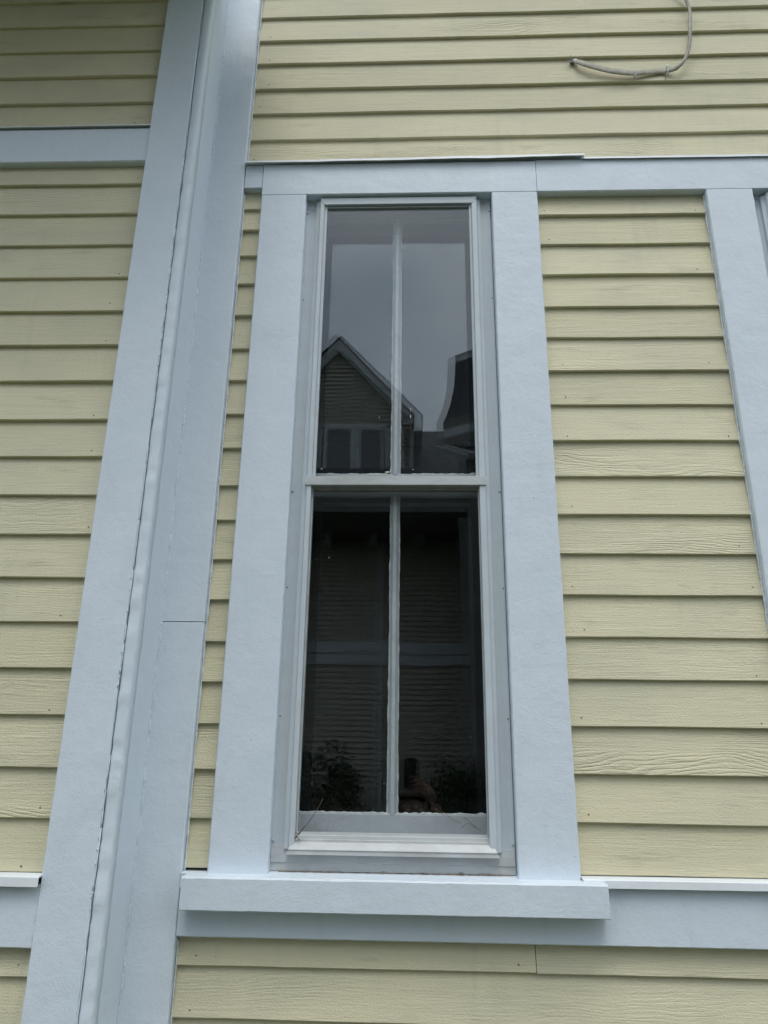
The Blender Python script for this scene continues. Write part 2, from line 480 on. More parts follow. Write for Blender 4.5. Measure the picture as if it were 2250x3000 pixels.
# nail heads near the board ends
def nail_mesh():
    V = []; F = []
    for k in range(8):
        a = 2 * math.pi * k / 8; V.append((0.0019 * math.cos(a), -0.0004, 0.0019 * math.sin(a)))
    for k in range(8):
        a = 2 * math.pi * k / 8; V.append((0.0019 * math.cos(a), 0.004, 0.0019 * math.sin(a)))
    F.append(tuple(range(8)))
    for k in range(8): F.append((k, (k + 1) % 8, (k + 1) % 8 + 8, k + 8))
    me = mesh('nail', V, F); me.materials.append(M['nail']); return me
NAIL = nail_mesh()
for (o, x0, x1, z0, z1, yo, th) in clap_all:
    if z0 > EYE + 2.5 or z0 < EYE - 0.55: continue
    xsn = []
    if x1 - x0 > 0.3:
        if x0 > -0.6: xsn.append(x0 + rng.uniform(0.02, 0.05))
        xsn.append(min(x1, 1.3) - rng.uniform(0.02, 0.06))
    for xn in xsn:
        if rng.random() < 0.6:
            q = bpy.data.objects.new('nail', NAIL); COL.objects.link(q); q.parent = o
            zn = z0 + rng.uniform(0.010, 0.026)
            q.location = (xn, yo + th + (y_top - th) * (zn - z0) / (z1 - z0 + 0.012) - 0.0004, zn)

# ---- trim boards
def trim(name, x0, x1, z0, z1, y0, y1, mat='trim', label=None, axis=None, **k):
    o = bar(name, x0, x1, y0, y1, z0, z1, mat, house, axis, **k)
    if label: o['label'] = label
    return o
# corner of the bay: front corner board, rounded bead, return board, corner board on the main wall
trim('corner_board', XA, XAr, 0.0, TOPZ, YL, YL + 0.030, axis='z', jit=0.0009)
bx0, bx1 = XAr + 0.0009, XRET + 0.0022
bx = (bx0 + bx1) / 2
prof = []
rb = (bx1 - bx0) / 2
for k in range(13):
    a = math.pi * k / 12
    prof.append((bx - rb * math.cos(a), YL + 0.013 - 0.0125 * math.sin(a) ** 0.6))
prof += [(bx + rb, YL + 0.034), (bx - rb, YL + 0.034)]
v, f = prism(prof, 'z', 0.0, TOPZ, 600, 0.0010, 40.0)
v = [(x + 0.0010 * nz(z, 77, 55.0), y + (0.0022 * nz(z, 71, 28.0) + 0.0012 * nz(z, 72, 80.0)) * (1 if y < YL + 0.012 else 0), z) for x, y, z in v]
o = link('corner_bead', mesh('corner_bead', v, f), 'trim', house, True); o['label'] = 'rounded bead running up beside the corner board gap'
trim('return_board', XAr + 0.003, XRET, 0.0, TOPZ, YL + 0.0345, 0.010, axis='z', jit=0.0004)
zj = Z(0.1820, 0)
trim('corner_board', XRET - 0.0040, XC1, zj + 0.0009, TOPZ, 0.0, 0.034, axis='z', jit=0.0009)
trim('corner_board', XRET - 0.0040, XC1, 0.0, zj - 0.0009, 0.0005, 0.034, axis='z', jit=0.0009)
# dark slot shows between corner board and bead (sheathing behind)

# bands of the bay
trim('trim_band', CL, XA - 0.001, Z(0.9685, YL), Z(1.0400, YL), YL + 0.004, YL + 0.034)
trim('trim_band', CL, XA - 0.001, Z(-0.2117, YL), Z(-0.1420, YL), YL + 0.004, YL + 0.034)
# bands of the main wall
zb1 = Z(0.9535, 0)
trim('trim_band', WX0 - CW, WX1 + CW - 0.0006, ZH + 0.0008, zb1, 0.0, 0.034, jit=0.0008)
trim('trim_band', WX1 + CW + 0.0008, CR, ZH + 0.0012, zb1 + 0.004, 0.0006, 0.034, jit=0.0008)
o = trim('trim_block', XC1 + 0.001, WX0 - CW - 0.001, Z(0.9078, 0), zb1 - 0.001, 0.003, 0.034, jit=0.0016, step=0.006, freq=90)
o['label'] = 'short cracked end block beside the window head'
trim('trim_band', XC1 + 0.0015, CR, Z(-0.1952, 0), Z(-0.1300, 0), 0.002, 0.034, jit=0.0007)

# flashings: bent metal strips, front lip a little wavy
def flashing(x0, x1, zt, h, yf, yb, wav, label, seed, slope=0.004, tilt=0.0, thick=0.0012):
    n = max(2, int((x1 - x0) / 0.02)); V = []; F = []
    for i in range(n + 1):
        t = i / n; x = x0 + (x1 - x0) * t
        w = wav * nz(x, seed, 5.0) + wav * 0.4 * nz(x, seed + 4, 16.0)
        wy = wav * 0.9 * nz(x, seed + 8, 4.0)
        z = zt + tilt * t
        prof = [(yb, z + slope), (yf + 0.0022 + wy * 0.5, z), (yf + wy * 0.5, z - 0.0022), (yf - 0.001 + wy, z - h + w),
                (yf - 0.001 + thick + wy, z - h + w), (yf + thick + wy * 0.5, z - 0.003), (yb, z + slope - 0.0015)]
        V += [(x, p, q) for p, q in prof]
    k = 7
    for i in range(n):
        for j in range(k):
            a = i * k + j; b = i * k + (j + 1) % k
            F.append((a, b, b + k, a + k))
    F.append(tuple(range(k))); F.append(tuple(n * k + j for j in reversed(range(k))))
    o = link('flashing', mesh('flashing', V, F), 'flash', house); o['label'] = label
    return o
xo = X(0.2848, -0.006)
flashing(XC1 + 0.0005, xo, Z(0.9592, -0.006), 0.0098, -0.0125, 0.030, 0.0030, 'wavy white metal flashing over the window head', 3.1, tilt=0.010)
flashing(xo - 0.006, CR, Z(0.9632, -0.006) - 0.0035, 0.0098, -0.0055, 0.031, 0.0012, 'white metal flashing lapped under its neighbour at right', 5.7, tilt=0.004)
flashing(CL, XA + 0.001, Z(1.0418, YL), 0.006, YL - 0.004, YL + 0.032, 0.0012, 'thin white flashing over the upper bay band', 8.2, tilt=0.004)
flashing(CL, XA + 0.0006, Z(-0.1330, YL - 0.01), 0.019, YL - 0.012, YL + 0.032, 0.0008, 'white drip cap over the lower bay band', 9.9, slope=0.004)
xr = X(0.2355, -0.045)
flashing(WX1 + CW + 0.002, CR, Z(-0.1240, -0.008), 0.0165, -0.012, 0.032, 0.0012, 'white drip cap running right from the sill end', 1.3, slope=0.004, tilt=0.003)

# caulk along the corners
def caulk(x, y, z0, z1, r, seed, label=None):
    n = int((z1 - z0) / 0.008); V = []; pts = []; rad = []
    for i in range(n + 1):
        z = z0 + (z1 - z0) * i / n
        pts.append((x + 0.0012 * nz(z, seed, 14.0), y + 0.0012 * nz(z, seed + 3, 20.0), z))
        rad.append(r * (0.55 + 0.45 * abs(nz(z, seed + 6, 30.0)) * 2.2))
    v, f = tube(pts, rad, 5)
    o = link('caulk_bead', mesh('caulk_bead', v, f), 'caulk', house, True)
    return o
caulk(XC1 + 0.0025, 0.019, ZS0 - 0.0, Z(0.9, 0), 0.0034, 11)
caulk(XC1 + 0.0025, 0.019, Z(0.96, 0), Z(1.6, 0), 0.0034, 12)
caulk(XC1 + 0.0025, 0.019, 0.05, Z(-0.2, 0), 0.0026, 13)
caulk(WX0 + DX - CW - 0.002, 0.019, ZS0, ZH, 0.0032, 14)
caulk(XRET + 0.0008, -0.0008, 0.05, Z(1.6, 0), 0.0042, 15)
# paint bridging the slot beside the corner bead in blobs
pieces = []
zc0 = EYE - 0.6
while zc0 < EYE + 2.3:
    # clusters of blobs, then a stretch of open slot or of slot painted shut
    kind = rng.random()
    run = rng.uniform(0.03, 0.16)
    if kind < 0.50:
        pieces.append(tube([(XAr + 0.0007, YL + 0.0034, zc0), (XAr + 0.0007, YL + 0.0030, zc0 + run * 0.5), (XAr + 0.0007, YL + 0.0034, zc0 + run)], 0.0010, 6))
        z = zc0
        while z < zc0 + run:
            l = rng.uniform(0.002, 0.006); w = rng.uniform(0.0007, 0.0016)
            dx = rng.uniform(-0.0016, 0.0006)
            pieces.append(tube([(XAr + 0.0004 + dx, YL + 0.0008, z - l), (XAr + 0.0006 + dx, YL - 0.0004, z), (XAr + 0.0004 + dx, YL + 0.0008, z + l)], [w * 0.4, w, w * 0.4], 6))
            z += rng.uniform(0.006, 0.050)
    elif kind < 0.80:
        n = max(3, int(run / 0.008))
        pts = [(XAr + 0.0010 + 0.0006 * nz(i * 0.4, zc0, 1.3), YL + 0.0014 + 0.0006 * nz(i * 0.5, zc0 + 3, 1.1), zc0 + run * i / n) for i in range(n + 1)]
        pieces.append(tube(pts, [0.0007] + [0.0014 + 0.0006 * nz(i * 0.6, zc0 + 8, 1.7) for i in range(n - 1)] + [0.0007], 6))
    zc0 += run
multi('paint_drips', pieces, 'trim', house, True)['kind'] = 'stuff'

# chipped paint on a bay board
v, f = prism([(0, 0), (0.012, 0.002), (0.020, 0.001), (0.026, 0.004), (0.017, 0.0075), (0.006, 0.006)], 'y', 0, 0.002, 1)
xc, zc = X(-0.470, YL + 0.02), Z(0.4985, YL + 0.02)
v = [(xc - 0.02 + p[0], YL + 0.0205 + p[1], zc + p[2] - 0.004) for p in v]
link('paint_chip', mesh('paint_chip', v, f), 'chip', house)['label'] = 'bare grey patch of chipped paint on a bay clapboard'

# soffit over the bay and eave over the main wall
multi('bay_soffit', [boxp(CL, -0.44, -0.90, YL + y_sh - 0.001, Z(1.395, YL), Z(1.395, YL) + 0.05), boxp(CL, -0.44, -0.93, -0.9005, Z(1.395, YL) - 0.02, Z(1.395, YL) + 0.24)], 'trim', house)
multi('eave', [boxp(CL, CR, -0.45, 0.02, TOPZ + 0.001, TOPZ + 0.05), boxp(CL, CR, -0.48, -0.4505, TOPZ - 0.02, TOPZ + 0.2)], 'trim', house)
v, f = prism([(-0.7, TOPZ + 0.12), (3.4, TOPZ + 3.0), (3.4, TOPZ + 3.08), (-0.7, TOPZ + 0.2)], 'x', CL - 0.2, CR + 0.2, 1)
link('roof', mesh('roof', v, f), 'dark', house)

# ------------------------------------------------------------------ the window
def build_window():
    win_objs = []
    cy = 0.030
    # head, jambs of the wooden frame (part), everything else hangs under it
    jx0, jx1 = WX0 + 0.0005, WX1 - 0.0005
    zt = ZH; zb = ZS0 + 0.004
    pcs = [prism(cham(jx0 - 0.02, jx0 + 0.014, 0.036, 0.172, 0.001), 'z', zb - 0.01, zt + 0.0, 1),
           prism(cham(jx1 - 0.014, jx1 + 0.02, 0.036, 0.172, 0.001), 'z', zb - 0.01, zt + 0.0, 1),
           prism(cham(0.0362, 0.1718, zt - 0.016, zt + 0.003, 0.001), 'x', jx0 + 0.0142, jx1 - 0.0142, 1),
           prism(cham(0.0362, 0.1718, zb - 0.03, zb + 0.012, 0.001), 'x', jx0 + 0.0142, jx1 - 0.0142, 1)]
    win = multi('window', pcs, 'sash', house); win_objs.append(win)
    win['label'] = 'tall two-over-two wooden window behind a storm window'
    def sub(o):
        win_objs.append(o); return o
    # casings and sill
    sub(bar('casing', WX0 - CW, WX0, 0.0, 0.034, ZS0 - 0.004, ZH, 'trim', win, 'z', jit=0.0009))
    sub(bar('casing', WX1, WX1 + CW, 0.0, 0.034, ZS0 - 0.004, ZH - 0.0002, 'trim', win, 'z', jit=0.0009))
    yf = -0.045
    sx0, sx1 = X(-0.279, yf) + 0.001, X(0.2352, yf)
    zf = Z(-0.1305, yf); zfb = Z(-0.1670, yf)
    prof = [(yf + 0.001, zfb), (yf, zfb + 0.002), (yf, zf - 0.002), (yf + 0.002, zf), (0.0, ZS0 - 0.0005), (0.06, ZS0 + 0.0055), (0.17, ZS0 + 0.008), (0.17, zfb), ]
    # the sill: wide nosing outside, narrow part running in between the jambs
    v1 = prism([(yf + 0.001, zfb), (yf, zfb + 0.0015), (yf, zf - 0.0025), (yf + 0.0025, zf), (-0.0006, ZS0 - 0.0008), (-0.0006, zfb)], 'x', sx0, sx1, 46, 0.0009, 40.0)
    v2 = prism([(-0.0005, ZS0 - 0.03), (-0.0005, ZS0 - 0.0008), (0.035, ZS0 + 0.0030), (0.035, ZS0 - 0.03)], 'x', XC1 + 0.0006, WX1 + CW + 0.012, 4)
    s = sub(multi('sill', [v1, v2], 'trim_top', win))
    s['label'] = 'thick projecting painted window sill'
    # bright caulk and paint ridge along the back of the sill
    pts = [(sx0 + 0.004 + (sx1 - sx0 - 0.008) * i / 90, yf + 0.0035, zf - 0.0006 + 0.0006 * nz(i * 0.1, 4, 6)) for i in range(91)]
    sub(link('sill_paint_ridge', mesh('sill_paint_ridge', *tube(pts, [0.0016 * (0.5 + abs(nz(i * 0.13, 8, 5)) * 1.6) for i in range(91)], 5)), 'flash', win, True))
    # grime gathered where storm frame meets sill
    pts = [(WX0 + 0.02 + (WX1 - WX0 - 0.03) * i / 60, 0.0262 + 0.0025 * nz(i * 0.1, 3, 7), ZS0 + 0.0012) for i in range(61)]
    sub(link('sill_grime', mesh('sill_grime', *tube(pts, [0.0032 * (0.4 + abs(nz(i * 0.17, 2, 6)) * 2.0) for i in range(61)], 5)), 'grime', win, True))

    # --- wooden sashes
    def sash(y, zlo, zhi, rail_lo, rail_hi, wob):
        x0, x1 = jx0 + 0.016, jx1 - 0.016
        st = 0.026
        gx0, gx1 = x0 + st, x1 - st
        pc = [prism(cham(x0, gx0, y - 0.012, y + 0.022, 0.001), 'z', zlo, zhi, 1),
              prism(cham(gx1, x1, y - 0.012, y + 0.022, 0.001), 'z', zlo, zhi, 1),
              prism(cham(y - 0.0115, y + 0.0215, zlo, zlo + rail_lo, 0.001), 'x', gx0, gx1, 1),
              prism(cham(y - 0.0115, y + 0.0215, zhi - rail_hi, zhi, 0.001), 'x', gx0, gx1, 1)]
        s = sub(multi('sash_frame', pc, 'sash', win))
        mx = X(-0.0228, y)
        g0, g1 = zlo + rail_lo, zhi - rail_hi
        # muntin: narrow flat face with sloping putty either side
        pr = [(mx - 0.0125, y + 0.0), (mx - 0.0042, y - 0.0125), (mx + 0.0042, y - 0.0125), (mx + 0.0125, y + 0.0), (mx + 0.0125, y + 0.018), (mx - 0.0125, y + 0.018)]
        v, f = prism(pr, 'z', g0 - 0.001, g1 + 0.001, 90, wob, 30.0)
        sub(link('muntin', mesh('muntin', v, f), 'sash', win))
        # putty ridges along the muntin, ragged
        for sgn in (-1, 1):
            pts = []; rad = []
            nn = 110
            for i in range(nn + 1):
                z = g0 + (g1 - g0) * i / nn
                pts.append((mx + sgn * (0.0122 + 0.0014 * nz(z, 21 + sgn + y, 12.0) + 0.0008 * nz(z, 31 + sgn, 45.0)), y - 0.001, z))
                rad.append(0.0019 * (0.55 + abs(nz(z, 41 + sgn, 35.0)) * 1.5))
            sub(link('putty_line', mesh('putty_line', *tube(pts, rad, 5)), 'putty', win, True))
        pts = [(gx0 + (gx1 - gx0) * i / 80, y - 0.003, g0 + 0.001 + 0.0016 * nz(i * 0.1, 5 + y, 5)) for i in range(81)]
        sub(link('putty_line', mesh('putty_line', *tube(pts, [0.0042 * (0.6 + abs(nz(i * 0.1, 6 + y, 7))) for i in range(81)], 5)), 'putty', win, True))
        # the two panes, each a hair out of true
        for a, b, ry, rx in ((gx0 - 0.004, mx - 0.004, 0.0040, 0.0030), (mx + 0.004, gx1 + 0.004, 0.0060, 0.0040)):
            hw, hh = (b - a) / 2, (g1 - g0) / 2 + 0.004
            vv, ff = boxp(-hw, hw, -0.0012, 0.0012, -hh, hh)
            p = sub(link('sash_pane', mesh('sash_pane', vv, ff), 'oldglass', win))
            p.location = ((a + b) / 2, y + 0.0045, (g0 + g1) / 2)
            p.rotation_euler = (rx * 0.5, 0, ry)
    zm = Z(0.3955, 0.09)
    sash(0.098, zm - 0.045, zt - 0.017, 0.045, zt - 0.017 - Z(0.8340, 0.09), 0.0009)
    zl = ZS0 + 0.020
    sash(0.137, zl, zm - 0.004, Z(-0.0560, 0.125) - zl, 0.040, 0.0009)

    # --- aluminium storm window
    sw_pcs = []
    fx0, fx1 = X(-0.1714, cy), X(0.1262, cy)
    def Lx(a): return X(a, 0.02)
    lz0, lz1 = Z(-0.1214, cy), Z(0.8770, cy)
    # flat flange with fine ribs
    def flange(xa, xb):
        out = prism(cham(xa, xb, cy, cy + 0.005, 0.0004), 'z', lz0, lz1, 1)
        return out
    storm = multi('storm_window', [flange(fx0, Lx(-0.1545)), flange(Lx(0.1085), fx1)], 'alu', house)
    win_objs.append(storm)
    storm['label'] = 'white aluminium storm window screwed over the wooden window'
    def ss(o):
        win_objs.append(o); return o
    for k in range(3):
        for xa, sg in ((fx0 + 0.0125, 1), (fx1 - 0.0125, -1)):
            x = xa + sg * k * 0.0042
            ss(link('flange_rib', mesh('flange_rib', *prism([(x - 0.0009, cy + 0.001), (x - 0.0005, cy - 0.0008), (x + 0.0005, cy - 0.0008), (x + 0.0009, cy + 0.001)], 'z', lz0 + 0.03, lz1, 1)), 'alu', storm))
    # bottom plate between the flanges, with a shallow step
    pr = [(cy + 0.004, lz0), (cy - 0.0005, lz0), (cy - 0.0005, Z(-0.1119, cy) - 0.001), (cy - 0.0035, Z(-0.1119, cy) + 0.001), (cy - 0.0035, Z(-0.093, cy)), (cy + 0.004, Z(-0.093, cy))]
    o = ss(link('bottom_plate', mesh('bottom_plate', *prism(pr, 'x', fx0 + 0.001, fx1 - 0.001, 1)), 'alu_sill', storm))
    # raised frame: jambs, head and sill extrusions, mitred
    yr, ym = 0.011, 0.021
    xl = [Lx(-0.1560), Lx(-0.1530), Lx(-0.1505), Lx(-0.1488), Lx(-0.1432), Lx(-0.1424)]
    xrr = [Lx(0.1105), Lx(0.1078), Lx(0.1058), Lx(0.1040), Lx(0.0968), Lx(0.0958)]
    zt0, zt1 = Z(0.8672, 0.015), Z(0.8810, 0.011)
    zs0 = Z(-0.0965, 0.008)
    for xx in (xl, xrr):
        pr = [(xx[0], cy + 0.0005), (xx[0], ym + 0.002), (xx[1], ym), (xx[2], ym - 0.001), (xx[3], yr + 0.001), (xx[3] * 0.9 + xx[4] * 0.1, yr), (xx[4], yr), (xx[5], yr + 0.0012), (xx[5], 0.050), (xx[0], 0.050)]
        ss(link('storm_jamb', mesh('storm_jamb', *prism(pr, 'z', zs0 - 0.002, zt1 - 0.001, 1)), 'alu', storm))
    pr = [(yr - 0.0015, zt1 - 0.0004), (yr - 0.0015, zt1 + 0.0008), (cy, zt1 + 0.0008), (0.050, zt1), (0.050, zt0), (yr + 0.0010, zt0), (yr - 0.0010, zt0 + 0.0012)]
    # head: mitred ends
    def mitre(prof, xa, xb, zin, k):
        V = []; F = []; n = len(prof)
        for s, x in ((1, xa), (-1, xb)):
            for (p, q) in prof: V.append((x + s * (zin(q)) * k, p, q))
        for j in range(n): F.append((j, (j + 1) % n, (j + 1) % n + n, j + n))
        F.append(tuple(range(n))); F.append(tuple(n + j for j in reversed(range(n))))
        return V, F
    ss(link('storm_head', mesh('storm_head', *mitre(pr, xl[3] - 0.0004, xrr[3] + 0.0004, lambda q: zt1 - q, 0.55)), 'alu', storm))
    # sill extrusion: ridges, then a sloping face and lip
    zz = [Z(b, 0.012) for b in (-0.0780, -0.0822, -0.0868, -0.0890, -0.0965, -0.1030)]
    pr = [(0.040, zz[0] - 0.001), (0.0300, zz[0]), (0.0290, zz[1] + 0.001), (0.0255, zz[1]), (0.0245, zz[2] + 0.0012), (0.0195, zz[2] + 0.0004), (0.0190, zz[3]), (0.0150, zz[3] - 0.0005),
          (0.0065, zz[4] + 0.001), (0.0050, zz[4] - 0.0015), (0.0070, zz[4] - 0.0040), (0.0060, zz[5]), (0.030, zz[5] - 0.0002), (0.040, zz[5])]
    def zin(q): return max(0.0, q - zz[5]) if q < zz[3] else (zz[3] - zz[5])
    o = ss(link('storm_sill', mesh('storm_sill', *mitre(pr, xl[2] - 0.003, xrr[2] + 0.003, zin, 0.55)), 'alu_sill', storm))
    # stops that carry the upper glass
    yg = 0.0215
    gl0, gl1 = Lx(-0.1378), Lx(0.0918)
    mz0, mz1 = Z(0.3794, 0.008), Z(0.3934, 0.008)
    gt = Z(0.8618, 0.02)
    ss(link('glazing_stile', mesh('glazing_stile', *prism(cham(xl[5] + 0.0002, gl0, 0.0175, 0.033, 0.0006), 'z', mz0 + 0.002, zt0, 1)), 'alu', storm))
    ss(link('glazing_stile', mesh('glazing_stile', *prism(cham(gl1, xrr[5] - 0.0002, 0.0175, 0.033, 0.0006), 'z', mz0 + 0.002, zt0, 1)), 'alu', storm))
    ss(link('glazing_rail', mesh('glazing_rail', *prism(cham(0.0180, 0.0325, gt, zt0 - 0.003, 0.0006), 'x', gl0 + 0.0001, gl1 - 0.0001, 1)), 'alu', storm))
    # lower sash: thin inner edges set further back
    hl0, hl1 = Lx(-0.1402), Lx(0.0942)
    for a, b in ((xl[5] + 0.0002, hl0), (hl1, xrr[5] - 0.0002)):
        ss(link('glazing_stile', mesh('glazing_stile', *prism(cham(a, b, 0.027, 0.042, 0.0006), 'z', zz[0] - 0.002, mz0 - 0.001, 1)), 'alu_sill', storm))
    ss(link('glazing_rail', mesh('glazing_rail', *prism(cham(0.0275, 0.0415, Z(0.3715, 0.03), mz0 + 0.004, 0.0006), 'x', hl0 + 0.0001, hl1 - 0.0001, 1)), 'gasket', storm))
    # meeting rail stands proud of both
    xm0, xm1 = X(-0.1522, 0.008), X(0.1057, 0.008)
    pr = [(0.0085, mz0), (0.0075, mz0 + 0.001), (0.0075, mz1 - 0.0012), (0.0090, mz1 - 0.0008), (0.0090, mz1), (0.034, mz1 + 0.0004), (0.034, mz1 - 0.003), (0.0268, mz1 - 0.003), (0.0268, mz0)]
    o = ss(link('meeting_rail', mesh('meeting_rail', *prism(pr, 'x', xm0, xm1, 1)), 'alu_sill', storm))
    o['label'] = 'proud aluminium meeting rail across the storm window'
    # glass
    def pane(x0, x1, y, z0, z1, rx, ry):
        hw, hh = (x1 - x0) / 2, (z1 - z0) / 2
        vv, ff = boxp(-hw, hw, -0.0012, 0.0012, -hh, hh)
        p = ss(link('storm_pane', mesh('storm_pane', vv, ff), 'glass', storm))
        p.location = ((x0 + x1) / 2, y, (z0 + z1) / 2)
        p.rotation_euler = (rx, 0, ry)
    pane(gl0 - 0.004, gl1 + 0.004, 0.0255, mz1 - 0.003, gt + 0.003, 0.0, 0.0)
    pane(hl0 - 0.004, hl1 + 0.004, 0.0345, zz[0] - 0.003, Z(0.3715, 0.03) + 0.002, 0.0, 0.0)
    # screws down both flanges
    V = []; F = []
    for r, yy in ((0.0, -0.0022), (0.0026, -0.0018), (0.0040, -0.0006), (0.0040, 0.003)):
        for k in range(10):
            a = 2 * math.pi * k / 10; V.append((r * math.cos(a) + (0.0003 * math.cos(a) if r == 0 else 0), yy, r * math.sin(a) + (0.0003 * math.sin(a) if r == 0 else 0)))
    F.append(tuple(range(10)))
    for q in range(3):
        for k in range(10): F.append((q * 10 + k, q * 10 + (k + 1) % 10, (q + 1) * 10 + (k + 1) % 10, (q + 1) * 10 + k))
    sm = mesh('screw', V, F); sm.materials.append(M['screw'])
    for b in (0.853, 0.370, -0.088):
        for x in (fx0 + 0.0035, fx1 - 0.0030):
            q = bpy.data.objects.new('screw', sm); COL.objects.link(q); q.parent = storm
            q.location = (x, cy - 0.0004, Z(b, cy)); win_objs.append(q)
    # weep holes: small dark dots
    dm = NAIL
    for b in (0.688, 0.23, 0.06):
        for x in (fx0 + 0.0045, fx1 - 0.0040):
            q = bpy.data.objects.new('weep_hole', dm); COL.objects.link(q); q.parent = storm
            q.location = (x, cy - 0.0002, Z(b, cy)); win_objs.append(q)
    return win, storm, win_objs
win, storm, win_objs = build_window()
# paint flecks left on the glass of the near window
for (a, b, w, h) in ((-0.0017, 0.487, 0.0030, 0.013), (-0.0013, 0.498, 0.0012, 0.016), (-0.0475, 0.485, 0.0016, 0.006), (-0.0345, 0.399, 0.016, 0.005), (-0.0300, 0.4015, 0.004, 0.010), (-0.129, 0.404, 0.006, 0.003), (0.002, 0.403, 0.003, 0.003),
                     (-0.1135, 0.272, 0.0028, 0.0042), (-0.1315, 0.269, 0.0022, 0.003), (0.0655, 0.105, 0.0014, 0.0016), (0.0755, 0.037, 0.001, 0.003), (-0.0335, -0.020, 0.0014, 0.003)):
    up = b > 0.385
    y = (0.0242 if up else 0.0332) - 0.0004
    x, z = X(a, y), Z(b, y)
    pts = [(x + w * 0.5 * math.cos(k * 1.05) * rng.uniform(0.6, 1), z + h * 0.5 * math.sin(k * 1.05) * rng.uniform(0.6, 1)) for k in range(6)]
    v, f = prism(pts, 'y', y - 0.0008, y + 0.0003, 1)
    link('paint_fleck', mesh('paint_fleck', v, f), 'fleck', storm)
# cobweb strands on the lower wooden rail
for pts in (((0.040, -0.052), (0.050, -0.060), (0.062, -0.066)), ((0.062, -0.070), (0.070, -0.064), (0.086, -0.073)), ((0.066, -0.058), (0.080, -0.069)), ((0.030, -0.048), (0.042, -0.057))):
    link('cobweb', mesh('cobweb', *tube([(X(a, 0.11), 0.113, Z(b, 0.11)) for a, b in pts], 0.0006, 5)), 'grime', win)
# filled nail holes and dents in the casings of the near window
for (a, b) in ((0.1985, -0.100), (0.135, -0.045), (0.136, -0.075), (0.150, 0.842), (0.168, 0.79), (0.165, 0.73), (-0.181, 0.872), (-0.1815, 0.80), (-0.240, 0.62), (0.190, 0.36), (0.150, 0.50), (0.172, 0.36), (-0.205, 0.03)):
    rr = rng.uniform(0.0010, 0.0024)
    pts = [(X(a, 0) + rr * math.cos(k * 0.9) * rng.uniform(0.7, 1.2), Z(b, 0) + rr * 0.8 * math.sin(k * 0.9) * rng.uniform(0.7, 1.2)) for k in range(7)]
    v, f = prism(pts, 'y', -0.0002, 0.003, 1)
    link('nail_dent', mesh('nail_dent', v, f), 'screw', win)
# the next window along, only its edge in view
mp = {}
for o in win_objs:
    c = o.copy(); COL.objects.link(c); mp[o] = c
for o, c in mp.items():
    if o.parent in mp: c.parent = mp[o.parent]
    else:
        c.parent = house; c.location = (DX, 0, 0)
mp[win]['label'] = 'second wooden window cut off by the right edge'
mp[storm]['label'] = 'second storm window cut off by the right edge'

